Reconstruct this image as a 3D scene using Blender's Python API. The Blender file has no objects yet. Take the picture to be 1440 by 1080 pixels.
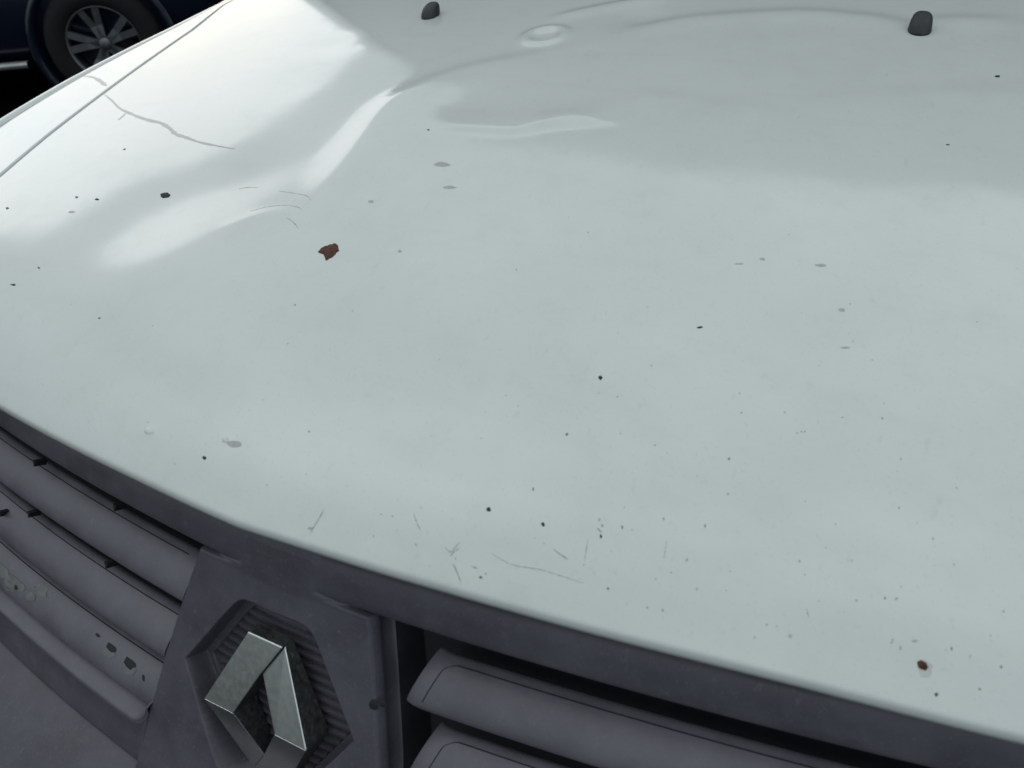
import bpy, bmesh, math, random
import numpy as np
from mathutils import Matrix, Vector

C = bpy.context.scene.collection
rnd = random.Random(7)
R_ = math.radians

# ------------------------------------------------------------------ camera
CPOS = np.array([0.32686, -0.22690, 1.19784])
YAW, PITCH, ROLL, FPX = 0.503144, 0.611877, -0.066066, 1096.37
CF = np.array([-math.sin(YAW)*math.cos(PITCH), math.cos(YAW)*math.cos(PITCH), -math.sin(PITCH)])
_r = np.array([math.cos(YAW), math.sin(YAW), 0.0]); _u = np.cross(_r, CF)
CR = math.cos(ROLL)*_r + math.sin(ROLL)*_u
CU = -math.sin(ROLL)*_r + math.cos(ROLL)*_u
cam_d = bpy.data.cameras.new('camera'); cam = bpy.data.objects.new('camera', cam_d); C.objects.link(cam)
M4 = Matrix(((CR[0], CU[0], -CF[0], CPOS[0]), (CR[1], CU[1], -CF[1], CPOS[1]),
             (CR[2], CU[2], -CF[2], CPOS[2]), (0, 0, 0, 1)))
cam.matrix_world = M4
cam_d.sensor_width = 36; cam_d.lens = 36*FPX/1440
cam_d.clip_start = 0.02; cam_d.clip_end = 3000
cam_d.dof.use_dof = True; cam_d.dof.focus_distance = 0.78; cam_d.dof.aperture_fstop = 11
bpy.context.scene.camera = cam

# ------------------------------------------------------------------ sky, sun, exposure
SUN_AZ = R_(146)          # direction towards the sun, angle from +X
SUN_EL = R_(4)
world = bpy.data.worlds.new('World'); bpy.context.scene.world = world; world.use_nodes = True
nt = world.node_tree; nt.nodes.clear()
out = nt.nodes.new('ShaderNodeOutputWorld'); bg = nt.nodes.new('ShaderNodeBackground')
sky = nt.nodes.new('ShaderNodeTexSky'); sky.sky_type = 'NISHITA'; sky.sun_disc = False
sky.sun_elevation = SUN_EL; sky.sun_rotation = math.pi/2 - SUN_AZ
sky.air_density = 1.0; sky.dust_density = 0.6; sky.ozone_density = 1.0
tc = nt.nodes.new('ShaderNodeTexCoord'); no = nt.nodes.new('ShaderNodeTexNoise')
no.inputs['Scale'].default_value = 1.6; no.inputs['Detail'].default_value = 5; no.inputs['Roughness'].default_value = .5
rp = nt.nodes.new('ShaderNodeValToRGB'); rp.color_ramp.elements[0].position = .22; rp.color_ramp.elements[1].position = .66
mx = nt.nodes.new('ShaderNodeMix'); mx.data_type = 'RGBA'; mx.inputs['B'].default_value = (5.6, 6.1, 6.2, 1)
# an overcast deck is brightest overhead: (1 + 2 sin elevation) / 3, the same all round
sx = nt.nodes.new('ShaderNodeSeparateXYZ'); mr = nt.nodes.new('ShaderNodeMapRange'); cm = nt.nodes.new('ShaderNodeMix'); cm.data_type = 'RGBA'
nt.links.new(tc.outputs['Generated'], sx.inputs['Vector']); nt.links.new(sx.outputs['Z'], mr.inputs['Value'])
mr.inputs['From Min'].default_value = 0; mr.inputs['From Max'].default_value = 1
cm.inputs['A'].default_value = (1.65, 2.45, 3.4, 1); cm.inputs['B'].default_value = (11.4, 11.95, 11.5, 1)
nt.links.new(mr.outputs['Result'], cm.inputs['Factor']); nt.links.new(cm.outputs['Result'], mx.inputs['B'])
nt.links.new(tc.outputs['Generated'], no.inputs['Vector']); nt.links.new(no.outputs['Fac'], rp.inputs['Fac'])
nt.links.new(rp.outputs['Color'], mx.inputs['Factor']); nt.links.new(sky.outputs['Color'], mx.inputs['A'])
nt.links.new(mx.outputs['Result'], bg.inputs['Color']); bg.inputs['Strength'].default_value = 0.15
nt.links.new(bg.outputs['Background'], out.inputs['Surface'])
sl = bpy.data.lights.new('sun', 'SUN'); so = bpy.data.objects.new('sun', sl); C.objects.link(so)
sl.energy = 0.5; sl.angle = R_(44); sl.color = (1, .985, .96)
sdir = Vector((math.cos(SUN_AZ)*math.cos(SUN_EL), math.sin(SUN_AZ)*math.cos(SUN_EL), math.sin(SUN_EL)))
so.rotation_euler = sdir.to_track_quat('Z', 'Y').to_euler(); so.location = (-3, 3, 5)
vs = bpy.context.scene.view_settings
bpy.context.scene.display_settings.display_device = 'sRGB'
vs.view_transform = 'Standard'; vs.look = 'None'; vs.gamma = 1; vs.exposure = -0.07

# ------------------------------------------------------------------ helpers
def link(o, parent=None):
    C.objects.link(o)
    if parent is not None: o.parent = parent
    return o
def tag(o, label, cat, group=None):
    o['label'] = label; o['category'] = cat
    if group: o['group'] = group
    return o
def empty(name, loc=(0, 0, 0), rotz=0):
    o = bpy.data.objects.new(name, None); o.location = loc; o.rotation_euler = (0, 0, rotz)
    o.empty_display_size = .1
    return link(o)
def mesh(name, verts, faces, mat, parent=None, smooth=True):
    me = bpy.data.meshes.new(name); me.from_pydata([tuple(map(float, v)) for v in verts], [], faces)
    me.materials.append(mat)
    if smooth: me.polygons.foreach_set('use_smooth', [True]*len(me.polygons))
    me.update()
    return link(bpy.data.objects.new(name, me), parent)
def grid(name, P, mat, parent=None, flip=False, closed=False):
    """P: (n, m, 3) array of points -> quad sheet"""
    n, m = P.shape[:2]
    me = bpy.data.meshes.new(name)
    idx = np.arange(n*m).reshape(n, m)
    if closed: idx = np.concatenate([idx, idx[:, :1]], 1)
    q = np.stack([idx[:-1, :-1], idx[1:, :-1], idx[1:, 1:], idx[:-1, 1:]], -1).reshape(-1, 4)
    if flip: q = q[:, ::-1]
    nf = len(q)
    me.vertices.add(n*m); me.vertices.foreach_set('co', P.reshape(-1).astype(np.float32))
    me.loops.add(nf*4); me.loops.foreach_set('vertex_index', q.reshape(-1).astype(np.int32))
    me.polygons.add(nf); me.polygons.foreach_set('loop_start', np.arange(0, nf*4, 4, dtype=np.int32))
    me.polygons.foreach_set('loop_total', np.full(nf, 4, np.int32))
    me.polygons.foreach_set('use_smooth', np.ones(nf, bool))
    me.materials.append(mat); me.update(calc_edges=True); me.validate()
    return link(bpy.data.objects.new(name, me), parent)
def bevel(o, w, seg=2):
    b = o.modifiers.new('bevel', 'BEVEL'); b.width = w; b.segments = seg; b.limit_method = 'ANGLE'; b.angle_limit = R_(25)
    b.harden_normals = False
def autosmooth(o, ang=35):
    me = o.data; bm = bmesh.new(); bm.from_mesh(me)
    for e in bm.edges:
        if len(e.link_faces) == 2 and e.calc_face_angle(0) > R_(ang): e.smooth = False
    bm.to_mesh(me); bm.free()

def material(name, col, rough=.5, metal=0, spec=.5, coat=0, coat_r=.05, noise=0, nscale=40, bump=0, bscale=300, coat_ior=1.5,
             dark=None, rough_var=0, detail=4):
    m = bpy.data.materials.new(name); m.use_nodes = True; t = m.node_tree; b = t.nodes['Principled BSDF']
    b.inputs['Base Color'].default_value = (*col, 1); b.inputs['Roughness'].default_value = rough
    b.inputs['Metallic'].default_value = metal; b.inputs['Specular IOR Level'].default_value = spec
    b.inputs['Coat Weight'].default_value = coat; b.inputs['Coat IOR'].default_value = coat_ior; b.inputs['Coat Roughness'].default_value = coat_r
    g = t.nodes.new('ShaderNodeTexCoord')
    if noise or rough_var:
        n = t.nodes.new('ShaderNodeTexNoise'); n.inputs['Scale'].default_value = nscale
        n.inputs['Detail'].default_value = detail; n.inputs['Roughness'].default_value = .62
        t.links.new(g.outputs['Object'], n.inputs['Vector'])
        r = t.nodes.new('ShaderNodeValToRGB'); r.color_ramp.elements[0].position = .32; r.color_ramp.elements[1].position = .68
        t.links.new(n.outputs['Fac'], r.inputs['Fac'])
        if noise:
            x = t.nodes.new('ShaderNodeMix'); x.data_type = 'RGBA'
            d = dark if dark else tuple(c*(1-noise) for c in col)
            x.inputs['A'].default_value = (*d, 1); x.inputs['B'].default_value = (*col, 1)
            t.links.new(r.outputs['Color'], x.inputs['Factor']); t.links.new(x.outputs['Result'], b.inputs['Base Color'])
        if rough_var:
            mr = t.nodes.new('ShaderNodeMapRange'); mr.inputs['To Min'].default_value = rough-rough_var; mr.inputs['To Max'].default_value = rough+rough_var
            t.links.new(r.outputs['Color'], mr.inputs['Value']); t.links.new(mr.outputs['Result'], b.inputs['Roughness'])
    if bump:
        n2 = t.nodes.new('ShaderNodeTexNoise'); n2.inputs['Scale'].default_value = bscale; n2.inputs['Detail'].default_value = 3
        t.links.new(g.outputs['Object'], n2.inputs['Vector'])
        bp = t.nodes.new('ShaderNodeBump'); bp.inputs['Strength'].default_value = bump; bp.inputs['Distance'].default_value = .001
        t.links.new(n2.outputs['Fac'], bp.inputs['Height']); t.links.new(bp.outputs['Normal'], b.inputs['Normal'])
    return m

PAINT = material('white_paint', (.625, .658, .648), rough=.5, spec=.1, coat=1, coat_r=.09, coat_ior=1.62, noise=.03, nscale=9, bump=.015, bscale=260)
def weather(m, film=(.36, .375, .35), layers=((34, 8, .50, .78, .13, (1, 1, 1)), (420, 2, .60, .74, .22, (1, 1, 1)), (11, 6, .55, .80, .10, (.5, 3, 1)), (150, 3, .64, .74, .16, (1, .35, 1))), coat=True):
    """dust film, dried water marks and wiped smears: colour and gloss of the film itself"""
    t = m.node_tree; b = t.nodes['Principled BSDF']; src = b.inputs['Base Color'].links[0].from_socket
    g = t.nodes.new('ShaderNodeTexCoord'); fac = None
    for sc, det, lo, hi, amt, stretch in layers:
        mp = t.nodes.new('ShaderNodeMapping'); mp.inputs['Scale'].default_value = stretch; mp.inputs['Rotation'].default_value = (0, 0, .5)
        n = t.nodes.new('ShaderNodeTexNoise'); n.inputs['Scale'].default_value = sc; n.inputs['Detail'].default_value = det; n.inputs['Roughness'].default_value = .65
        r = t.nodes.new('ShaderNodeMapRange'); r.inputs['From Min'].default_value = lo; r.inputs['From Max'].default_value = hi
        r.inputs['To Max'].default_value = amt
        t.links.new(g.outputs['Object'], mp.inputs['Vector']); t.links.new(mp.outputs['Vector'], n.inputs['Vector']); t.links.new(n.outputs['Fac'], r.inputs['Value'])
        x = t.nodes.new('ShaderNodeMix'); x.data_type = 'RGBA'; x.inputs['B'].default_value = (*film, 1)
        t.links.new(r.outputs['Result'], x.inputs['Factor']); t.links.new(src, x.inputs['A']); src = x.outputs['Result']
        if fac is None: fac = n.outputs['Fac']
    t.links.new(src, b.inputs['Base Color'])
    if not coat: return
    c = t.nodes.new('ShaderNodeMapRange'); c.inputs['From Min'].default_value = .35; c.inputs['From Max'].default_value = .7
    c.inputs['To Min'].default_value = .075; c.inputs['To Max'].default_value = .14
    t.links.new(fac, c.inputs['Value']); t.links.new(c.outputs['Result'], b.inputs['Coat Roughness'])
weather(PAINT)
PLASTIC = material('grey_plastic', (.090, .084, .107), rough=.48, spec=.45, noise=.30, nscale=22, bump=.10, bscale=900, rough_var=.05)
PLASTIC2 = material('faded_and_lit_plastic', (.138, .129, .158), rough=.44, spec=.5, noise=.30, nscale=19, detail=8, bump=.08, bscale=900, rough_var=.06)  # faded slats; also paints the light on the lower frame's lip
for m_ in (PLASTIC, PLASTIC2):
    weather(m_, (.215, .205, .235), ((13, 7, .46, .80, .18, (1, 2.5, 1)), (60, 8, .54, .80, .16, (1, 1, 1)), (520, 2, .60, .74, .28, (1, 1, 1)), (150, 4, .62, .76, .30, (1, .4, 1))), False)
BLACK = material('black_plastic', (.026, .028, .034), rough=.6, noise=.3, nscale=60)
DARKSEAM = material('dark_seam', (.006, .006, .008), rough=.8, noise=.2, nscale=60)
CHROME = material('dull_chrome', (.80, .81, .79), rough=.34, metal=1, noise=.06, nscale=240, bump=.012, bscale=90, rough_var=.03, detail=9)
PITTED = material('pitted_chrome', (.16, .165, .16), rough=.45, metal=.8, noise=.5, nscale=260, bump=.5, bscale=420, rough_var=.1)
RUST = material('rust', (.13, .040, .018), rough=.85, noise=.7, nscale=190, dark=(.020, .013, .010), bump=.6, bscale=700)
CHIP = material('bare_chip', (.020, .023, .020), rough=.8, noise=.4, nscale=500, bump=.3, bscale=900)
MIDCHIP = material('worn_chip', (.20, .215, .21), rough=.8, noise=.5, nscale=500)
GREY_CHIP = material('grey_smear', (.42, .432, .435), rough=.55, coat=.3, noise=.2, nscale=300)
SCRATCH = material('hairline_scratch', (.33, .355, .345), rough=.6, coat=.5, noise=.3, nscale=300)
MARK_REFLECTION = material('mark_and_reflection', (.41, .445, .435), rough=.5, coat=.45, noise=.25, nscale=200)  # faint marks and grit; also paints a thin reflection and dent highlight edges
NOZZLE = material('nozzle_rubber', (.022, .026, .030), rough=.5, noise=.3, nscale=120, bump=.2, bscale=500)
ASPHALT = material('asphalt', (.0045, .0045, .005), rough=1, spec=0, noise=.45, nscale=60, bump=.8, bscale=120)
NAVY = material('navy_paint', (.006, .011, .026), rough=.35, spec=.3, coat=.7, coat_r=.1, noise=.2, nscale=6)
TYRE = material('tyre_rubber', (.006, .006, .007), rough=.9, noise=.3, nscale=40)
ALLOY = material('alloy', (.22, .23, .25), rough=.45, metal=.9, noise=.3, nscale=30)
GLASSM = material('dark_glass', (.075, .097, .12), rough=.05, spec=.6, noise=.2, nscale=3)
LENS = material('lens', (.35, .37, .38), rough=.1, spec=.6, coat=1, noise=.2, nscale=20)
TRIM = material('sill_trim', (.45, .47, .48), rough=.35, metal=.6, noise=.2, nscale=20)

# ------------------------------------------------------------------ the bonnet's surface
def ye(x): return .19*x*x + .0457*(np.sqrt(x*x + 1.6e-5) - .004)
def base(x, y):
    x = np.asarray(x, float); y = np.asarray(y, float)
    t = y - ye(x); tc_ = np.maximum(t, -.02)
    e = np.exp(-np.maximum(t, 0)/.25)
    return .86 - (.0972*e + .025*(1-e))*x*x + .03*(1-np.exp(-tc_/.05)) + .2*t - .045*t*t
def ray(px, py):
    d = CF + CR*(px-720)/FPX - CU*(py-540)/FPX
    return d/np.linalg.norm(d)
def hit(px, py, fn=base):
    d = ray(px, py); lo = .3; hi = None
    for s in np.linspace(.3, 3.5, 500):
        p = CPOS + d*s
        if p[2] < float(fn(p[0], p[1])): hi = s; break
        lo = s
    for _ in range(40):
        m = (lo+hi)/2; p = CPOS + d*m
        if p[2] > float(fn(p[0], p[1])): lo = m
        else: hi = m
    return CPOS + d*lo
def XY(pts): return np.array([hit(*p)[:2] for p in pts])

def polydist(x, y, P):
    """distance to a polyline, signed (+ left of its direction), and the arc parameter 0..1"""
    bd = np.full(x.shape, 1e9); bs = np.zeros(x.shape); bt = np.zeros(x.shape)
    L = np.r_[0, np.cumsum(np.linalg.norm(np.diff(P, axis=0), axis=1))]
    for i in range(len(P)-1):
        a, b = P[i], P[i+1]; v = b-a; l2 = v@v
        t = np.clip(((x-a[0])*v[0] + (y-a[1])*v[1])/l2, 0, 1)
        dx = x-a[0]-t*v[0]; dy = y-a[1]-t*v[1]; d = np.hypot(dx, dy)
        s = np.sign(v[0]*dy - v[1]*dx); k = d < bd
        bd = np.where(k, d, bd); bs = np.where(k, s, bs); bt = np.where(k, (L[i] + t*math.sqrt(l2))/L[-1], bt)
    return bd*bs, bt
def smoothpoly(P, n=6):
    """Catmull-Rom through the points"""
    P = np.asarray(P); Q = np.vstack([2*P[0]-P[1], P, 2*P[-1]-P[-2]]); o = []
    for i in range(1, len(Q)-2):
        for t in np.linspace(0, 1, n, endpoint=False):
            a, b, c, d = Q[i-1], Q[i], Q[i+1], Q[i+2]
            o.append(.5*((2*b) + (-a+c)*t + (2*a-5*b+4*c-d)*t*t + (-a+3*b-3*c+d)*t**3))
    o.append(P[-1]); return np.array(o)

# dents: (picture points on the panel, height mm, half-width left mm, half-width right mm, end fade)
RIDGES = [
    # big curved ridge left of the hollow
    ([(860, 55), (740, 82), (640, 105), (560, 138), (515, 190), (480, 245), (445, 300), (415, 345)], 3.4, 62, 24, .3),
    # valley behind it
    ([(20, 375), (150, 330), (250, 285), (350, 245), (440, 200), (510, 130), (540, 70)], -1.7, 70, 60, .3),
    # second small ridge inside the hollow
    ([(610, 225), (560, 262), (520, 300), (505, 330)], 1.0, 15, 22, .3),
    # sharp crease
    ([(560, 178), (640, 176), (720, 179), (760, 172), (820, 168), (900, 170)], 2.6, 34, 9, .35),
    ([(740, 183), (765, 172), (800, 164), (850, 166)], 1.1, 16, 6, .3),
    # left ridge with the bright head
    ([(20, 470), (120, 425), (220, 378), (300, 338), (370, 312), (430, 296)], .8, 50, 60, .45),
    ([(295, 330), (345, 308), (395, 298), (428, 302)], .35, 11, 13, .3),
    # V-shaped crease at right
    ([(860, 125), (960, 140), (1050, 152), (1118, 160)], .8, 18, 32, .25),
    ([(1112, 165), (1170, 142), (1260, 134), (1380, 134), (1500, 140)], .8, 18, 32, .2),
    # rear wave
    ([(860, 52), (920, 36), (1000, 26), (1120, 20), (1220, 27), (1275, 36), (1340, 30), (1460, 30)], 2.2, 18, 26, .15),
    ([(760, 30), (820, 16), (880, 4), (960, -6)], 2.2, 12, 18, .25),
    # nose
    ([(560, 660), (700, 700), (900, 740), (1100, 760)], .8, 40, 50, .4),
]
DENTS = [  # centre px, radius x px, height mm, softness
    ((766, 50), .014, -.6), ((836, 72), .016, -.8), ((895, 24), .035, -2.4), ((470, 62), .035, -.8),
    ((690, 165), .175, -2.2), ((200, 300), .10, -2.0), ((1150, 800), .075, 2.6), ((1000, 790), .06, .8), ((1000, 120), .08, -.8),
    ((1250, 90), .08, -.8), ((420, 110), .06, -.8), ((300, 500), .12, .8), ((930, 480), .2, .8),
    ((210, 608), .0042, .55), ((330, 626), .0075, -.35), ((320, 620), .0025, .25), ((1045, 372), .02, -.2), ((525, 730), .03, -.2),
]
_R = [(smoothpoly(XY(p)), a, wl, wr, ef) for p, a, wl, wr, ef in RIDGES]
_D = [(hit(*c)[:2], r, a) for c, r, a in DENTS]
_E = hit(766, 50)[:2]
def dents(x, y):
    h = np.zeros(np.shape(x))
    for P, a, wl, wr, ef in _R:
        d, t = polydist(x, y, P)
        w = np.where(d > 0, wl, wr)*.001
        fade = np.clip(np.minimum(t, 1-t)/ef, 0, 1); fade = fade*fade*(3-2*fade)
        h = h + a*.001*fade*np.exp(-(d/w)**2)
    for c, r, a in _D:
        h = h + a*.001*np.exp(-((x-c[0])**2 + (y-c[1])**2)/(r*r))
    c = _E; h = h + .0034*np.exp(-((np.hypot((x-c[0]), (y-c[1])/1.1)-.022)/.0085)**2)      # ring-shaped buckle
    # faint hand-of-the-press waviness
    h = h + .00025*np.sin(x*17+1.3)*np.sin(y*13+.4) + .00012*np.sin(x*41+y*23)
    return h
def surf(x, y): return base(x, y) + dents(np.asarray(x, float), np.asarray(y, float))

_seam = np.array([(-.6302, .2941), (-.6551, .3886), (-.6783, .4985), (-.7277, .7242), (-.757, .8419)])
_ridge = np.array([(-.8449, .4437), (-.829, .57), (-.795, .75), (-.772, .868)])
def xs(y):   # |x| of the bonnet/wing seam
    return np.interp(y, [-.2, 0.05, .2941, .3886, .4985, .7242, .8419, 1.2], [.60, .605, .6302, .6551, .6783, .7277, .770, .80])

# ------------------------------------------------------------------ white car
car = empty('parked_car', (0, 0, 0))
tag(car, 'white car with a dented rust-flecked bonnet and a grey plastic grille, filling the picture', 'car')

nu, nt_ = 460, 330
tt = np.concatenate([np.linspace(0, .04, 22)[:-1], np.linspace(.04, 1.0, nt_)])
uu = np.linspace(-1, 1, nu)
U, T = np.meshgrid(uu, tt, indexing='ij')
X = U*.62; 
for _ in range(4):
    Y = ye(X) + T*(.95 + .06*X*X - ye(X)); X = U*(xs(Y)-.0028)
Z = surf(X, Y)
# lip rolled under at the front
lip = [(.022, -.0125), (.004, -.0120), (-.0012, -.0085), (-.0022, -.0045), (-.0014, -.0014)]
pre = np.stack([np.stack([X[:, 0], Y[:, 0]+a, Z[:, 0]+b], -1) for a, b in lip], 1)
P = np.concatenate([pre, np.stack([X, Y, Z], -1)], 1)
# turned-down side flanges
left = P[:1].copy(); left[..., 2] -= .014; lm = P[:1].copy(); lm[..., 2] -= .0016; lm[..., 0] -= .0009
right = P[-1:].copy(); right[..., 2] -= .014; rm = P[-1:].copy(); rm[..., 2] -= .0016; rm[..., 0] += .0009
P = np.concatenate([left, lm, P, rm, right], 0)
bonnet = grid('bonnet', P, PAINT, car)

def wing(sgn):
    ys_ = np.linspace(.115, 1.02, 240)
    xi = xs(ys_)+.0028
    xo = np.interp(ys_, [-.1, .2, .4437, .57, .75, .868, 1.05], [.80, .838, .8449, .829, .795, .787, .815])
    xo = np.maximum(xo, xi+.012)
    rows = []
    prof = [(0, -.016), (0, -.0018), (.0012, 0)] + [(None, f) for f in np.linspace(.02, 1, 22)]
    for dx, f in prof:
        if dx is not None:
            x = xi+dx; z = base(np.minimum(x, .95), ys_)+f
        else:
            x = xi + .0012 + (xo-xi-.0012)*f; z = base(x, ys_) - .004*np.clip((f-.8)/.2, 0, 1)**2
        rows.append((x, z))
    zo = rows[-1][1]
    for dx, dz in [(.0010, -.002), (.0020, -.0038), (.0030, -.0038), (.0036, -.0015), (.005, -.0002), (.009, .0005), (.016, .0004), (.021, -.0010), (.024, -.006), (.025, -.016),
                   (.030, -.06), (.036, -.14), (.040, -.25), (.038, -.36), (.03, -.5), (.0, -.505)]:
        rows.append((xo+dx, zo+dz))
    A = np.stack([np.stack([sgn*x, ys_, z], -1) for x, z in rows], 0)
    return grid('wing', A, PAINT, car, flip=(sgn < 0))
wing_side = wing(-1); wing(1)

# draped marks on the bonnet ------------------------------------------------
def blob(name, px, wpx, hpx, mat, n=9, rough=.35, lift=.0005, rot=0, pts=None, fn=surf, parent=None):
    c = hit(*px)
    if pts is None:
        pts = []
        for i in range(n):
            a = 2*math.pi*i/n + rnd.uniform(-.25, .25); k = 1 + rnd.uniform(-rough, rough)
            dx, dy = .5*wpx*k*math.cos(a), .5*hpx*k*math.sin(a)
            pts.append((px[0]+dx*math.cos(rot)-dy*math.sin(rot), px[1]+dx*math.sin(rot)+dy*math.cos(rot)))
    if name == 'rust_spot':
        q = []
        for i in range(len(pts)):
            a, b = pts[i], pts[(i+1) % len(pts)]
            for t in (0, .33, .67): q.append((a[0]+(b[0]-a[0])*t+rnd.uniform(-.7, .7), a[1]+(b[1]-a[1])*t+rnd.uniform(-.6, .6)))
        pts = q
    o = np.array([hit(*p)[:2] for p in pts]); cen = o.mean(0)
    rings = [cen + (o-cen)*s for s in (1, .8, .4)]
    V = []; F = []; m = len(pts)
    for k, (rg, l) in enumerate(zip(rings, (.00003, lift*.8, lift))):
        for q in rg: V.append((q[0], q[1], float(fn(q[0], q[1]))+l+rnd.uniform(0, .25)*lift*(k > 0)))
    V.append((cen[0], cen[1], float(fn(cen[0], cen[1]))+lift))
    for k in range(2):
        for i in range(m): F.append((k*m+i, k*m+(i+1) % m, (k+1)*m+(i+1) % m, (k+1)*m+i))
    for i in range(m): F.append((2*m+i, 2*m+(i+1) % m, 3*m))
    ob = mesh(name, V, F, mat, parent or bonnet)
    bm = bmesh.new(); bm.from_mesh(ob.data); bmesh.ops.recalc_face_normals(bm, faces=bm.faces)
    if sum(f.normal.z for f in bm.faces) < 0: bmesh.ops.reverse_faces(bm, faces=bm.faces)
    bm.to_mesh(ob.data); bm.free()
    return ob
def line(name, pts, w, mat, fn=surf, parent=None, jitter=.3, smooth=4):
    P = smoothpoly(np.array([hit(*p)[:2] for p in pts]), smooth+3*(w < .003)); V = []; F = []; n = len(P)
    for i, p in enumerate(P):
        a = P[max(i-1, 0)]; b = P[min(i+1, n-1)]; d = b-a; d /= np.linalg.norm(d)+1e-9; nn = np.array([-d[1], d[0]])
        k = (rnd.choice([.15, .5, .8, 1, 1.2]) if w < .003 else 1 + rnd.uniform(-jitter, jitter))*(.35 + .65*min(1, 4*min(i, n-1-i)/max(n-1, 1)))*w/2
        for s, l in ((-1, .00003), (0, .00022), (1, .00003)):
            q = p + nn*k*s; V.append((q[0], q[1], float(fn(q[0], q[1]))+l))
    for i in range(n-1):
        for k in range(2): F.append((3*i+k, 3*i+3+k, 3*i+4+k, 3*i+1+k))
    ob = mesh(name, V, F, mat, parent or bonnet)
    bm = bmesh.new(); bm.from_mesh(ob.data)
    bmesh.ops.recalc_face_normals(bm, faces=bm.faces)
    if sum(f.normal.z for f in bm.faces) < 0: bmesh.ops.reverse_faces(bm, faces=bm.faces)
    bm.to_mesh(ob.data); bm.free()
    return ob

big = blob('rust_spot', (462, 353), 28, 22, RUST, lift=.0009,
     pts=[(447, 355), (452, 349), (461, 345), (470, 342), (476, 346), (477, 353), (472, 358), (468, 362), (464, 364), (459, 367), (456, 362), (455, 358)])
big['label'] = 'largest reddish rust spot, on the left half of the bonnet'
blob('rust_spot', (1296, 938), 15, 13, RUST, lift=.0008,
     pts=[(1289, 934), (1293, 931), (1297, 933), (1302, 936), (1304, 942), (1301, 946), (1294, 945), (1289, 940)])
blob('rust_spot', (1316, 979), 5, 5, RUST, lift=.0003)
BLEED = material('rust_bleed', (.55, .55, .515), rough=.5, coat=.8, noise=.2, nscale=200)
blob('rust_stain', (1299, 944), 24, 22, BLEED, n=14, lift=.00005, rough=.3)
blob('paint_chip', (232, 270), 15, 8, CHIP, lift=.0007, rough=.2)
for (x, y, w, h) in [(845, 532, 6, 6), (687, 718, 7, 7), (764, 740, 6, 6), (288, 645, 6, 5), (984, 462, 9, 3), (1025, 649, 4, 3), (797, 612, 4, 4),
                     (415, 430, 3, 3), (435, 608, 3, 3), (1266, 648, 3, 3), (1240, 590, 3, 3), (1077, 884, 3, 3), (1377, 971, 4, 4), (1333, 204, 7, 2),
                     (1402, 107, 10, 3), (11, 293, 5, 4), (107, 277, 5, 3), (136, 279, 6, 3), (54, 376, 4, 3), (18, 400, 8, 3), (140, 448, 4, 3), (175, 210, 4, 3),
                     (750, 690, 2, 5), (845, 757, 3, 7), (847, 742, 2, 4), (1120, 612, 3, 2), (1126, 610, 3, 2), (1131, 610, 3, 2), (1311, 761, 3, 3), (855, 830, 4, 3),
                     (910, 857, 3, 3), (552, 726, 3, 2), (536, 723, 2, 2), (1184, 589, 3, 2), (1042, 583, 3, 2), (921, 628, 3, 3), (916, 516, 2, 2), (1023, 700, 3, 3),
                     (933, 734, 2, 4), (875, 745, 2, 6), (1243, 846, 2, 4), (1258, 847, 2, 3), (1260, 846, 2, 3), (1337, 915, 2, 5), (1407, 940, 3, 5), (1252, 908, 3, 2),
                     (602, 182, 4, 2), (726, 380, 3, 2), (827, 327, 3, 2), (1040, 555, 2, 2), (991, 745, 2, 5), (676, 813, 5, 4), (683, 808, 3, 2)]:
    blob('paint_chip', (x, y), w, h, CHIP if max(w, h) > 5 else MIDCHIP if max(w, h) > 3 else SCRATCH, n=7, lift=.0002)
for (x, y, w, h) in [(1155, 374, 18, 5), (1184, 437, 10, 5), (1188, 490, 14, 3), (621, 229, 26, 7), (633, 262, 18, 5), (562, 353, 6, 5), (522, 285, 8, 5),
                     (437, 744, 9, 5), (1072, 365, 8, 4), (1285, 905, 10, 4), (1040, 372, 14, 3), (100, 297, 10, 3)]:
    blob('grey_smear', (x, y), w, h, GREY_CHIP, n=9, lift=.00008, rough=.25)
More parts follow.
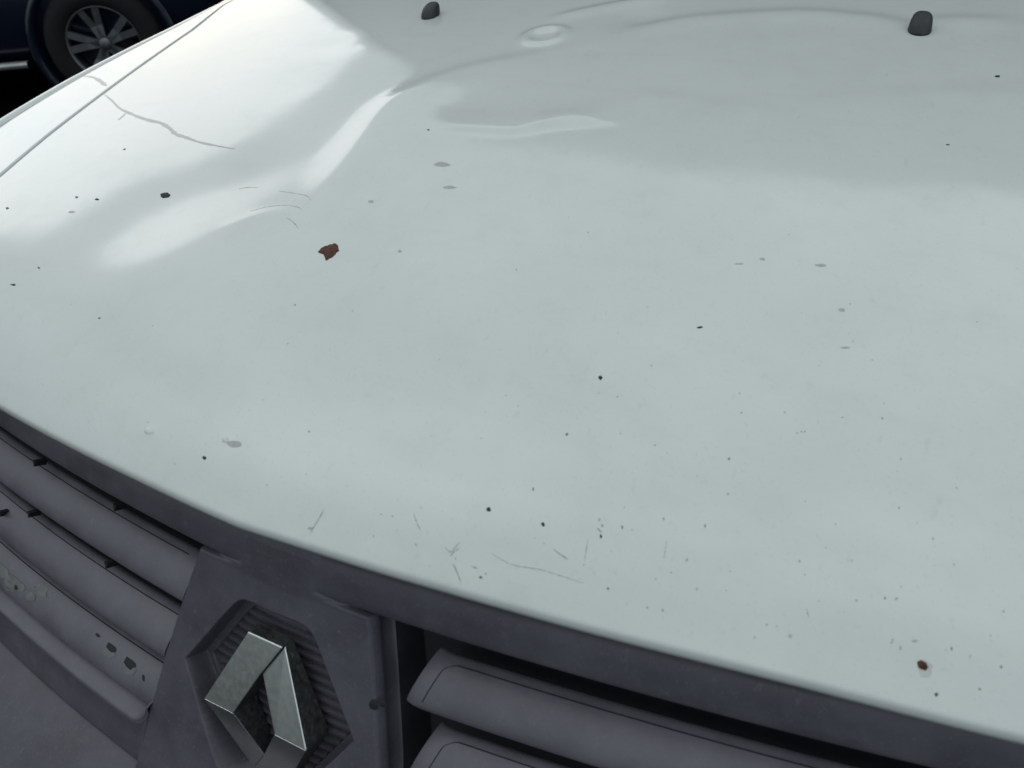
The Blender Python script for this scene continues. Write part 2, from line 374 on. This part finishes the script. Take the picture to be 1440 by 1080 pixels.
for pts, w, m in [
        ([(147, 133), (158, 142), (168, 152), (182, 159), (196, 165), (212, 170), (226, 173), (238, 180), (247, 188), (262, 193), (280, 199), (305, 204), (330, 208)], .0048, MARK_REFLECTION),  # reflection of something thin overhead, painted on as a grey line
        ([(178, 158), (172, 164), (166, 169)], .004, MARK_REFLECTION),  # side shoot of the same painted reflection
        ([(456, 716), (450, 728), (444, 738), (436, 752)], .0007, SCRATCH),
        ([(637, 793), (643, 806), (649, 822)], .0008, SCRATCH), ([(778, 774), (787, 781), (799, 789)], .0007, SCRATCH),
        ([(692, 780), (708, 790), (725, 797), (760, 803), (790, 812), (820, 822)], .0005, MARK_REFLECTION), ([(582, 722), (586, 735), (592, 747)], .0007, MARK_REFLECTION),
        ([(626, 771), (634, 777), (641, 770), (647, 763)], .0008, MARK_REFLECTION), ([(633, 783), (640, 776), (646, 772)], .0009, MARK_REFLECTION), ([(662, 797), (672, 801)], .0009, MARK_REFLECTION),
        ([(827, 760), (822, 790)], .0006, MARK_REFLECTION), ([(933, 790), (935, 780), (937, 765)], .0006, MARK_REFLECTION), ([(335, 262), (348, 260), (362, 261)], .0016, MARK_REFLECTION),
        ([(352, 296), (375, 290), (400, 288), (418, 291), (425, 296)], .0012, MARK_REFLECTION), ([(403, 306), (412, 312), (420, 322)], .0012, MARK_REFLECTION),  # first arc here and last one above paint dent highlight edges
        ([(392, 267), (410, 270), (430, 275), (438, 283)], .0012, MARK_REFLECTION), ([(1133, 862), (1136, 875)], .0007, MARK_REFLECTION), ([(840, 745), (846, 752)], .0009, SCRATCH)]:
    line('scratch_or_reflection', pts, w, m)
line('scratch_or_reflection', [(118, 107), (128, 108), (138, 112), (146, 118), (150, 121)], .0055, MARK_REFLECTION, fn=base, parent=wing_side)  # same painted reflection carried on over the wing

# two blistered spots near the left of the nose
blob('paint_blister', (210, 608), 15, 9, PAINT, n=12, lift=.0008, rough=.12)
blob('paint_blister', (317, 620), 8, 9, PAINT, n=10, lift=.0010, rough=.12)
blob('grey_smear', (330, 625), 22, 10, GREY_CHIP, n=12, lift=.00006, rough=.12)
blob('paint_chip', (1110, 900), 5, 5, PAINT, n=8, lift=.0007); blob('paint_chip', (1110, 900), 2, 2, CHIP, n=6, lift=.0009)
# countless fine grit near the nose: one stuff part
V = []; F = []
for k in range(280):
    px = rnd.uniform(20, 1425); py = rnd.uniform(250, 1010)
    if py > 600 + (px-380)*.27 + 120 or (px < 380 and py > 545+px*.48): continue
    if rnd.random() > (.25 + .75*min(1, max(0, (py-300)/500))): continue
    c = hit(px, py); s = rnd.choice([.0003, .0004, .0004, .0006]); b = len(V); st = rnd.uniform(.5, 2)
    for i in range(5):
        a = 2*math.pi*i/5; x = c[0]+s*math.cos(a); y = c[1]+s*st*math.sin(a)
        V.append((x, y, float(surf(x, y))+.00012))
    F.append(tuple(range(b, b+5)))
grit = mesh('grit', V, F, MARK_REFLECTION, bonnet, smooth=False); grit['kind'] = 'stuff'

# washer nozzles -------------------------------------------------------------
def nozzle(sx):
    cx, cy = sx
    V = []; n, m = 14, 18
    Pn = np.zeros((n, m, 3))
    for i in range(n):
        v = i/(n-1)
        for j in range(m):
            a = 2*math.pi*j/m
            k = math.cos(v*math.pi/2)**.45 if v < 1 else 0
            ca, sa = math.cos(a), math.sin(a)
            ex = math.copysign(abs(ca)**.8, ca)*.0112*k; ey = math.copysign(abs(sa)**.7, sa)*.0135*k
            z = .0142*math.sin(v*math.pi/2)**.8
            yy = ey + .25*z
            zz = z*(.70 + .30*np.clip((yy+.013)/.026, 0, 1))
            Pn[i, j] = (cx+ex, cy+yy, float(surf(cx+ex, cy+yy)) + .0012 + zz)
    o = grid('washer_nozzle', Pn, NOZZLE, bonnet, closed=True)
    # dark foot gasket under it
    G = np.zeros((3, m, 3))
    for j in range(m):
        a = 2*math.pi*j/m
        for i, (k, dz) in enumerate(((1.03, .0001), (1.03, .0016), (.85, .0017))):
            x = cx+.0112*k*math.cos(a); y = cy+.0135*k*math.sin(a); G[i, j] = (x, y, float(surf(x, y))+dz)
    grid('nozzle_gasket', G, DARKSEAM, bonnet, closed=True)
for s in (hit(599, 27), hit(1291, 50)): nozzle((s[0], s[1]+.012))

# ------------------------------------------------------------------ grille
TG = .517
EH = np.array([0, math.sin(TG), math.cos(TG)]); EN = np.array([0, -math.cos(TG), math.sin(TG)])
OG = np.array([0, -.04, .86-.1645])
def G3(x, h, d):
    x, h, d = np.broadcast_arrays(np.asarray(x, float), np.asarray(h, float), np.asarray(d, float))
    p = OG + x[..., None]*np.array([1., 0, 0]) + h[..., None]*EH + d[..., None]*EN
    p = p.copy(); p[..., 1] += ye(x); p[..., 2] -= .06*x*x
    return p
grille = empty('grille'); grille.parent = car
def sweep(name, prof, x0, x1, n, mat, parent=grille, shift=None, flip=False, ends=True, hdrop=0):
    xsx = np.linspace(x0, x1, n)
    pr = np.array(prof); Xg = np.repeat(xsx[:, None], len(pr), 1); Hg = np.repeat(pr[None, :, 0], n, 0); Dg = np.repeat(pr[None, :, 1], n, 0)
    if shift is not None: Xg, Hg, Dg = shift(Xg.copy(), Hg.copy(), Dg.copy())
    o = grid(name, G3(Xg, Hg, Dg), mat, parent, flip=flip)
    if ends:
        bm = bmesh.new(); bm.from_mesh(o.data); bm.verts.ensure_lookup_table(); m = len(pr)
        for r in (range(0, m), range((n-1)*m, n*m)):
            try: bm.faces.new([bm.verts[i] for i in r])
            except ValueError: pass
        bmesh.ops.recalc_face_normals(bm, faces=bm.faces); bm.to_mesh(o.data); bm.free(); autosmooth(o, 40)
    return o
HS = .1065
# strip under the bonnet edge
sweep('top_strip', [(HS+.006, -.045), (HS, -.012), (HS-.0004, -.0032), (HS+.0004, -.0008), (HS+.0025, .0004), (.113, .0012), (.122, .0022), (.130, .0022), (.1345, .0008), (.1380, -.003), (.1400, -.012), (.142, -.022), (.150, -.027), (.170, -.030)],
      -.70, .70, 120, PLASTIC, ends=False)
def W(h): return np.interp(h, [-.14, -.04, .005, .058, .105, .13], [.1235, .108, .100, .0875, .0755, .070])
# slats, mirrored either side of the badge panel
def slat(hb, sgn, xe):
    prof = [(hb+.010, -.040), (hb+.001, -.024), (hb-.0035, -.008), (hb-.0036, -.002), (hb-.002, .0010), (hb+.001, .0024), (hb+.005, .0028), (hb+.012, .0020), (hb+.019, -.0006), (hb+.025, -.0046),
            (hb+.029, -.0090), (hb+.0315, -.0125), (hb+.0322, -.0150), (hb+.0315, -.0175), (hb+.026, -.021), (hb+.012, -.029)]
    n = 90
    def sh(Xg, Hg, Dg):
        s = np.linspace(0, 1, n)[:, None]**1.6
        e0 = (xe + .30*(Hg-hb)) if sgn > 0 else W(Hg)+.0008
        x = e0 + s*(.62-xe)
        k = np.clip(1-(x-e0)/.014, 0, 1)*(sgn > 0)
        Dg = Dg - .0045*k**2 - .004*(sgn < 0); Hg = Hg + 0*k
        Dg = Dg + .0015*np.sin(x*9+hb*50)*.5
        return sgn*x, Hg, Dg
    o = sweep('slat', prof, 0, 1, n, PLASTIC2, shift=sh)
    # fine seam of the inlaid face
    pts = [(xe+.012+.3*.004, hb+.004)] + [(xe+.012+.3*h, hb+h) for h in (.01, .018, .025)] + [(xe+.0215, hb+.0265), (xe+.026, hb+.0285), (xe+.036, hb+.029), (xe+.1, hb+.029), (xe+.25, hb+.029), (.60, hb+.029)]
    if sgn < 0: pts = [(.1, hb+.029), (.2, hb+.029), (.35, hb+.029), (.60, hb+.029)]
    Q = smoothpoly(np.array(pts), 8); hh = np.array([p[0] for p in prof[5:13]]); dd = np.array([p[1] for p in prof[5:13]])
    D = np.interp(Q[:, 1], hh, dd)
    k = np.clip(1-(Q[:, 0]-xe-.3*(Q[:, 1]-hb))/.014, 0, 1)*(sgn > 0); D = D - .0045*k**2 - .004*(sgn < 0) + .0015*np.sin(Q[:, 0]*9+hb*50)*.5
    A = np.zeros((len(Q), 6, 3))
    for j in range(6):
        a = 2*math.pi*j/6
        A[:, j] = G3(sgn*(Q[:, 0]+0*a), Q[:, 1]+.00055*math.cos(a), D+.00045*math.sin(a))
    A[:, :, 0] += sgn*.00055*np.cos(2*math.pi*np.arange(6)/6)[None]
    grid('inlay_seam', A, DARKSEAM, grille, closed=True)
    return o
SL = [(.0565, .110), (.0065, .120), (-.0400, .128)]
for hb, xe in SL:
    for sgn in (-1, 1):
        slat(hb, sgn, xe if sgn > 0 else xe-.012)
# dark cavity behind the slats
sweep('cavity_back', [(.115, -.055), (-.07, -.062)], -.66, .66, 60, BLACK, ends=False, flip=True)
# lower frame: lip with its light painted in, apron, crease
def frame(sgn):
    prof = [(-.034, -.045), (-.0385, -.022), (-.0400, -.0175), (-.0410, -.0160), (-.0435, -.0128), (-.0480, -.0058), (-.0530, .0022), (-.0552, .0038), (-.0575, .0028), (-.061, .0006), (-.075, .0002), (-.088, -.0010), (-.093, -.0030), (-.0945, -.0064), (-.0962, -.0046), (-.10, .0), (-.115, .013), (-.135, .027), (-.16, .038), (-.20, .045), (-.26, .046)]
    def sh(Xg, Hg, Dg):
        s = np.linspace(0, 1, 110)[:, None]**1.8; x = W(Hg)-.001 + s*(.70-.098)
        q = np.clip(1-(x-W(Hg))/.016, 0, 1); lift = .017*(1-np.sqrt(np.clip(1-q*q, 0, 1)))
        H0 = Hg; Hg = Hg + lift*np.clip((Hg+.085)/.025, 0, 1); x = x + W(Hg) - W(H0)
        return sgn*x, Hg, Dg
    o = sweep('lower_frame', prof, 0, 1, 110, PLASTIC, shift=sh, ends=False)
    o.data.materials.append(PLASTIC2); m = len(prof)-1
    for i, p in enumerate(o.data.polygons): p.material_index = 1 if i % m < 9 else 0  # lip faces take a lighter colour to paint the light falling on them
    return o
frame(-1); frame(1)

# badge panel: height field with the six-sided recess
HEX = [(.0315, .0835), (.0775, .0155), (.0315, -.0525)]
def hexsd(x, h):
    ax = np.abs(x-.001); hy = np.abs(h-.0155)
    v = np.array([.0775-.0315, .0680]); nrm = np.array([v[1], v[0]])/np.linalg.norm(v)
    d1 = ax*nrm[0] + hy*nrm[1] - (.0775*nrm[0]); d2 = hy-.068; k = 300.
    return np.log(np.exp(np.clip(d1*k, -60, 60)) + np.exp(np.clip(d2*k, -60, 60)))/k
us = np.linspace(-1, 1, 330); hs = np.linspace(-.14, .139, 390)
Ug, Hg = np.meshgrid(us, hs, indexing='ij'); Xg = Ug*W(Hg)
sd = hexsd(Xg, Hg)
plate = -.0130 - .1*(.083-Hg)
def sstep(a, b, x):
    t = np.clip((x-a)/(b-a), 0, 1); return t*t*(3-2*t)
D = plate*sstep(.0, -.0016, sd) - .0045*sstep(-.0066, -.0078, sd)
# soft dished flank at lower left / lower right of the panel and the slit under the strip
slit = sstep(.034, .060, np.abs(Xg))
D -= slit*.013*np.exp(-((Hg-.1058)/.0016)**2)*(.25+.75*sstep(.05, .08, np.abs(Xg)))
edge = (1-np.abs(Ug))*W(Hg)
D -= .0016*np.exp(-(edge/.0012)**2)*sstep(-.040, -.030, Hg)
ds = np.interp(Hg, [.1065, .113, .122, .130, .1345, .138, .140], [0, .0012, .0022, .0022, .0008, -.003, -.012])
D += sstep(.100, .1085, Hg)*(ds*.6 + .0010) - sstep(.1062, .1085, Hg)*.0030*sstep(.026, .050, np.abs(Xg))
Xw = Xg
Pb = G3(Xw, Hg, D)
wl = [G3(-W(hs)-a, hs, np.full_like(hs, d)) for a, d in ((.0035, -.0235), (.0015, -.0225), (.0005, -.0105), (.0014, -.0095), (.0007, -.0080))]
wr = [G3(W(hs)+a, hs, np.full_like(hs, d)) for a, d in ((.0007, -.0080), (.0014, -.0095), (.0005, -.0105), (.0015, -.0225), (.0035, -.0235))]
Pb = np.concatenate([np.stack(wl), Pb, np.stack(wr)], 0)
grid('badge_panel', Pb, PLASTIC, grille)
for sgn in (-1, 1):
    A = np.stack([G3(sgn*(W(hs[::6])+a), hs[::6], np.full(len(hs[::6]), d)) for a, d in ((.0025, -.0235), (.004, -.03), (.005, -.065))])
    grid('cavity_side', A, BLACK, grille)
# ribs across the floor of the recess
rib0 = None
for k in range(17):
    h = .0735 - .0074*k
    d0 = -.0130 - .1*(.083-h) - .0045
    half = min(.0775 - abs(h-.0155)*(.046/.068) - .0085, 1)
    if abs(h-.0155) > .060: continue
    pr = [(h-.0026, d0-.001), (h-.0024, d0+.0018), (h-.0012, d0+.0034), (h+.0004, d0+.0036), (h+.0016, d0+.0022), (h+.0022, d0-.001)]
    sweep('rib', pr, -half+.001, half+.001, 14, PLASTIC)
# badge (folded lozenge ring)
badge = empty('badge'); badge.parent = grille
badge.parent = car
def B3(x, s, d=0.):
    if s >= 0: dirv = EH; nv = EN
    else: t2 = .10; dirv = np.array([0, math.sin(t2), math.cos(t2)]); nv = np.array([0, -math.cos(t2), math.sin(t2)])
    return OG + np.array([x, ye(x)*0, 0]) + dirv*s + nv*d + EN*.003
def base_pt(x, s):
    tb = .3085; dv = np.array([0, math.sin(tb), math.cos(tb)]); nv = np.array([0, -math.cos(tb), math.sin(tb)])
    return OG + np.array([x*1.02, 0, 0]) + dv*s*1.01 - nv*.0205
oT1, oT2, oR, oL = (-.0157, .064), (.0157, .064), (.0472, 0), (-.0472, 0)
iT, iR, iL, iB = (0, .0375), (.019, 0), (-.019, 0), (0, -.0375)
oB1, oB2 = (.0157, -.064), (-.0157, -.064)
def bar(loop, drop, mat, inner_idx):
    """one arm of the lozenge: a faceted solid"""
    top = [B3(x, s, -drop[i]) for i, (x, s) in enumerate(loop)]; bot = [base_pt(x, s) for x, s in loop]
    n = len(loop); V = top+bot; F = [tuple(range(n)), tuple(range(2*n-1, n-1, -1))]
    for i in range(n): F.append((i, n+i, n+(i+1) % n, (i+1) % n))
    o = mesh('badge_arm', V, F, CHROME, badge, smooth=False)
    o.data.materials.append(PITTED)
    bm = bmesh.new(); bm.from_mesh(o.data); bmesh.ops.recalc_face_normals(bm, faces=bm.faces)
    bm.to_mesh(o.data); bm.free()
    for i, p in enumerate(o.data.polygons): p.material_index = 0 if i < 2 else 1
    bevel(o, .0007, 3)
    return o
Z6 = [0]*6
bar([oT1, oT2, iT, iL, oL], [0, 0, 0, 0, 0], CHROME, None)
bar([oT2, oR, iR, iT], [.0022, 0, 0, .0022], CHROME, None)
bar([oB1, oB2, iB, iR, oR], [0, 0, 0, 0, 0], CHROME, None)
bar([oB2, oL, iL, iB], [.0022, 0, 0, .0022], CHROME, None)

# near-black wedges painting the shadowed notches under strip and slat edges, mud marks, drips
def wedge(px, d, w=.0045, hgt=.0042):
    x, h = gp(px[0], px[1], d)
    V = [G3(x-w/2, h+.001, d+.0015), G3(x+w/2, h+.001, d+.0015), G3(x+w*.15, h-hgt, d+.0012), G3(x-w*.05, h-hgt, d+.0012),
         G3(x-w/2, h+.001, d-.010), G3(x+w/2, h+.001, d-.010), G3(x+w*.15, h-hgt, d-.010), G3(x-w*.05, h-hgt, d-.010)]
    o = mesh('clip', V, [(0, 1, 2, 3), (4, 7, 6, 5), (0, 4, 5, 1), (1, 5, 6, 2), (2, 6, 7, 3), (3, 7, 4, 0)], DARKSEAM, grille, smooth=False)  # solid dark wedge stands in for a shaded gap, no fitted part
    return o
def gp(px, py, d=0.):
    dr = ray(px, py); x = 0.
    for _ in range(60):
        o = OG + d*EN + np.array([0, float(ye(x)), -.06*x*x]); s = ((o-CPOS)@EN)/(dr@EN); p = CPOS+dr*s; x = .5*x+.5*p[0]
    o = OG + d*EN + np.array([0, float(ye(p[0])), -.06*p[0]**2])
    return p[0], float((p-o)@EH)
for p in [(50, 649), (163, 711), (42, 721), (151, 792), (2, 720)]: wedge(p, -.0015)
def gblob(name, px, w, h, mat, d, n=10, lift=.0006, tear=False):
    V = []; F = []
    for i in range(n):
        a = 2*math.pi*i/n; k = 1+rnd.uniform(-.15, .15)
        dx = .5*w*k*math.cos(a); dy = .5*h*k*math.sin(a)
        if tear and dy < 0: dx *= (1-.8*(-dy/(.5*h))**.7); dx += .12*w*(-dy/(.5*h))
        x, hh = gp(px[0]+dx, px[1]+dy, d); V.append(G3(x, hh, d+.0001))
    for i in range(n):
        c = sum(V[:n])/n; V.append(c+(V[i]-c)*.7+EN*lift)
    for i in range(n): F.append((i, (i+1) % n, n+(i+1) % n, n+i))
    F.append(tuple(range(n, 2*n)))
    o = mesh(name, V, F, mat, grille)
    return o
MUD = material('mud', (.016, .017, .018), rough=.75, noise=.4, nscale=200)
PALE = material('pale_stain', (.16, .165, .165), rough=.5, noise=.4, nscale=90)
gblob('mud_mark', (526, 991), 13, 15, MUD, .0005); gblob('mud_mark', (538, 990), 10, 9, MUD, .0005)

def slat_d(h, hb, x=-.13):
    return .00075*math.sin(abs(x)*9+hb*50) + float(np.interp(h-hb, [-.0035, -.002, .001, .005, .012, .019, .025, .029, .0315], [-.004, .001, .0024, .0028, .002, -.0006, -.0046, -.009, -.0125])) - .004
def sblob(name, px, w, h, mat, hb, n=12, lift=.0005, tear=False):
    d = -.004
    for _ in range(12):
        x, hh = gp(px[0], px[1], d); d = slat_d(hh, hb, x)
    V = []
    for i in range(n):
        a = 2*math.pi*i/n; k = 1+rnd.uniform(-.12, .12); dx = .5*w*k*math.cos(a); dy = .5*h*k*math.sin(a)
        if tear and dy < 0: q = -dy/(.5*h); dx = dx*(1-.6*q) + .15*w*q
        x, hh = gp(px[0]+dx, px[1]+dy, d); x, hh = gp(px[0]+dx, px[1]+dy, slat_d(hh, hb, x)); V.append(G3(x, hh, slat_d(hh, hb, x)+.0004))
    c = sum(V)/n; F = []
    for i in range(n): V.append(c+(V[i]-c)*.7+EN*lift)
    for i in range(n): F.append((i, (i+1) % n, n+(i+1) % n, n+i))
    F.append(tuple(range(n, 2*n)))
    return mesh(name, V, F, mat, grille)
sblob('drip', (181, 940), 24, 20, PALE, SL[2][0], lift=.0002); sblob('drip', (183, 931), 20, 24, MUD, SL[2][0], tear=True)
sblob('drip', (154, 918), 19, 15, PALE, SL[2][0], lift=.0002); sblob('drip', (157, 909), 16, 18, MUD, SL[2][0], tear=True)
sblob('drip', (138, 893), 8, 7, MUD, SL[2][0])
for p, w, h in [((22, 820), 34, 26), ((66, 829), 30, 24), ((4, 800), 24, 26), ((44, 838), 16, 14)]: sblob('pale_stain', p, w, h, PALE, SL[2][0], lift=.0001, n=14)
sblob('scuff', (202, 953), 4, 10, MUD, SL[2][0], lift=.0001); sblob('scuff', (23, 826), 5, 8, MUD, SL[2][0], lift=.0003)
# rest of the front: bumper, lamps, screen (mostly outside the frame) ------------
def bumper():
    xsx = np.linspace(-.86, .86, 80); prof = [(.58, .00), (.56, -.05), (.50, -.075), (.42, -.08), (.34, -.07), (.26, -.05), (.20, .02)]
    A = np.zeros((80, len(prof), 3))
    for j, (z, y) in enumerate(prof):
        A[:, j] = np.stack([xsx, -.085 + y + .30*xsx**2 + .9*np.clip(np.abs(xsx)-.7, 0, 1)**2*4, np.full(80, z-.02)], -1)
    return grid('bumper', A, PLASTIC, car)
bumper()
def headlight(sgn):
    n, m = 24, 14; A = np.zeros((n, m, 3))
    for i in range(n):
        for j in range(m):
            u = i/(n-1); v = j/(m-1); x = .60+.24*u
            y0 = .112; z0 = float(base(x, .116)) - .004 - .006*u
            A[i, j] = (sgn*x, y0 - .085*(1-u)**.8*math.sin(math.pi*.5*v) - .05*v*(1-u*.6) - .012*math.sin(math.pi*u), z0 - .19*v)
    return grid('headlight', A, LENS, car, flip=sgn < 0)
headlight(-1); headlight(1)
def wheel(x, y, name='wheel'):
    r = .30; m = 40; pr = [(.17, -.09), (.26, -.10), (.29, -.085), (.30, -.05), (.30, .05), (.29, .085), (.26, .10), (.17, .09), (.16, .03), (.02, .04)]
    A = np.zeros((len(pr), m, 3))
    for i, (rr, w) in enumerate(pr):
        for j in range(m):
            a = 2*math.pi*j/m; A[i, j] = (x+w*(1 if x > 0 else -1), y+rr*math.cos(a), .30+rr*math.sin(a))
    return grid(name, A, TYRE, car, closed=True)
wheel(-.74, .62); wheel(.74, .62)
xsx = np.linspace(-1, 1, 40)
def rows(R, fn=None):
    return np.stack([np.stack([xsx*k, y + c*(xsx*k)**2, np.full(40, z) - .02*xsx**2], -1) for y, z, k, c in R], 1)
grid('cowl', rows([(.956, .985, .80, .06), (.962, 1.0, .80, .06), (.975, 1.004, .80, .07), (.99, 1.005, .80, .08)]), BLACK, car)
WS = [(.985, 1.005, .82, .08), (1.075, 1.17, .81, .08), (1.175, 1.34, .80, .08), (1.275, 1.53, .785, .08), (1.40, 1.76, .765, .08)]
grid('windscreen', rows(WS), GLASSM, car)
grid('roof', rows([(1.39, 1.758, .78, .08), (1.42, 1.785, .78, .08), (1.51, 1.83, .78, .08), (1.9, 1.87, .76, .08), (3.2, 1.88, .76, 0), (3.9, 1.84, .74, 0)]), PAINT, car)
for sgn in (-1, 1):
    A = []
    for y, z, k, c in WS:
        yy = y + c*k*k; zz = z-.02
        A.append([(sgn*(k-.02), yy-.012, zz), (sgn*(k+.005), yy-.02, zz), (sgn*(k+.05), yy+.02, zz), (sgn*(k+.065), yy+.08, zz), (sgn*(k+.04), yy+.12, zz)])
    grid('windscreen_pillar', np.array(A), PAINT, car, flip=sgn > 0)
    A = []
    for y in np.linspace(1.1, 3.9, 12):
        A.append([(sgn*x, y, z) for x, z in ((.86, .30), (.89, .45), (.885, .7), (.87, .9), (.845, 1.0), (.83, 1.03))])
    grid('body_side', np.array(A), PAINT, car, flip=sgn < 0)
    A = []
    for y in np.linspace(1.35, 3.9, 12):
        q = np.clip((y-1.3)/.35, 0.05, 1)
        A.append([(sgn*(.83-.15*t*q), y+.0*t, 1.03+.80*t*q) for t in (0, .5, 1)])
    grid('side_window', np.array(A), GLASSM, car, flip=sgn < 0)

# ------------------------------------------------------------------ ground and the dark car behind
g = mesh('ground', [(-400, -400, 0), (400, -400, 0), (400, 400, 0), (-400, 400, 0)], [(0, 1, 2, 3)], ASPHALT); g['kind'] = 'structure'
g['label'] = 'dark asphalt ground'
AX = np.array([.80, .60]); AN = np.array([AX[1], -AX[0]])        # along the car, outwards (to us)
_d = ray(148, 62); _s = (.33-CPOS[2])/_d[2]; WC = CPOS + _d*_s
navy = empty('parked_car', (float(WC[0]), float(WC[1]), 0), math.atan2(AX[1], AX[0]))
tag(navy, 'dark navy car parked behind at upper left, only its wheel and lower side showing', 'car')
# local frame: +x along the car (to the right in the picture), -y towards us
def navy_body():
    st = [(-3.35, .50, .75), (-3.2, .34, .86), (-2.6, .26, .95), (-1.2, .24, 1.0), (-.6, .24, 1.02), (.0, .24, 1.0), (.45, .27, .97), (.66, .36, .90), (.74, .48, .78)]
    rings = []
    for x, z0, z1 in st:
        h = z1-z0; y0 = .09 if x < .6 else .2
        pr = [(y0+.10, z0), (y0+.02, z0+.02), (y0-.03, z0+.10*h/.7), (y0-.07, z0+.45*h), (y0-.05, z0+.62*h), (y0-.035, z0+.80*h), (y0+.03, z0+.96*h), (y0+.12, z1),
              (1.55, z1), (1.64, z0+.8*h), (1.66, z0+.4*h), (1.58, z0)]
        rings.append([(x, y, z) for y, z in pr])
    A = np.array(rings); o = grid('body', A, NAVY, navy, closed=True)
    bm = bmesh.new(); bm.from_mesh(o.data); bm.verts.ensure_lookup_table(); m = A.shape[1]; n = A.shape[0]
    bm.faces.new([bm.verts[i] for i in range(m)]); bm.faces.new([bm.verts[i] for i in range((n-1)*m, n*m)])
    bmesh.ops.recalc_face_normals(bm, faces=bm.faces); bm.to_mesh(o.data); bm.free()
    A = np.array([[(x, .25, .98), (x+dx, .42, 1.42), (x+dx, 1.25, 1.42), (x, 1.45, .98)] for x, dx in ((-2.6, .75), (-1.6, .1), (-.6, 0), (.35, -.45))])
    grid('cabin', A, GLASSM, navy)
navy_body()
def ring_mesh(name, pr, m, mat, parent, cx=0, cy=0, cz=.33):
    A = np.zeros((len(pr), m, 3))
    for i, (rr, w) in enumerate(pr):
        for j in range(m):
            a = 2*math.pi*j/m; A[i, j] = (cx+rr*math.cos(a), cy+w, cz+rr*math.sin(a))
    return grid(name, A, mat, parent, closed=True)
for cx in (0, -2.55):
    wh = empty('wheel'); wh.parent = navy; wh.location = (cx, 0, 0)
    ring_mesh('arch', [(.37, .10), (.375, -.012), (.40, -.016), (.415, .0)], 48, NAVY, navy, cx=cx)
    ring_mesh('tyre', [(.20, .0), (.215, -.022), (.25, -.034), (.295, -.026), (.322, .0), (.33, .03), (.33, .16), (.30, .19), (.2, .19)], 56, TYRE, wh)
    ring_mesh('rim', [(.196, .10), (.192, .012), (.203, -.018), (.207, -.012), (.2, .0)][::-1], 56, ALLOY, wh)
    ring_mesh('brake_disc', [(.0001, .075), (.05, .07), (.135, .07), (.135, .09), (.19, .10)], 36, BLACK, wh)
    ring_mesh('hub', [(.0001, -.004), (.028, -.004), (.034, .0), (.036, .05)], 24, ALLOY, wh)
    for k in range(5):
        a = math.pi/2 + .18 + 2*math.pi*k/5; V = []; F = []
        for sp in (-1, 1):
            b = len(V); aa = a+sp*.10
            ca, sa = math.cos(a), math.sin(a)
            pts = []
            for rr, w, off, yy in ((.025, .020, 0, .002), (.10, .019, sp*.018, .004), (.196, .020, sp*.044, -.008)):
                cx_, cz_ = rr*ca - off*sa, rr*sa + off*ca
                for s_, dy in ((-1, 0), (1, 0), (1, .028), (-1, .028)):
                    pts.append((cx_ - s_*w*sa, yy+dy, .33+cz_ + s_*w*ca))
            V += pts
            for q in range(2):
                for j in range(4): F.append((b+q*4+j, b+q*4+(j+1) % 4, b+q*4+4+(j+1) % 4, b+q*4+4+j))
        s = mesh('spoke', V, F, ALLOY, wh, smooth=False)
        bm = bmesh.new(); bm.from_mesh(s.data); bmesh.ops.recalc_face_normals(bm, faces=bm.faces); bm.to_mesh(s.data); bm.free()
# bright sill strip
A = np.array([[(x, .03, .235), (x, .015, .25), (x, .025, .268), (x, .06, .27)] for x in np.linspace(-2.1, -.47, 12)])
grid('sill_trim', A, TRIM, navy)
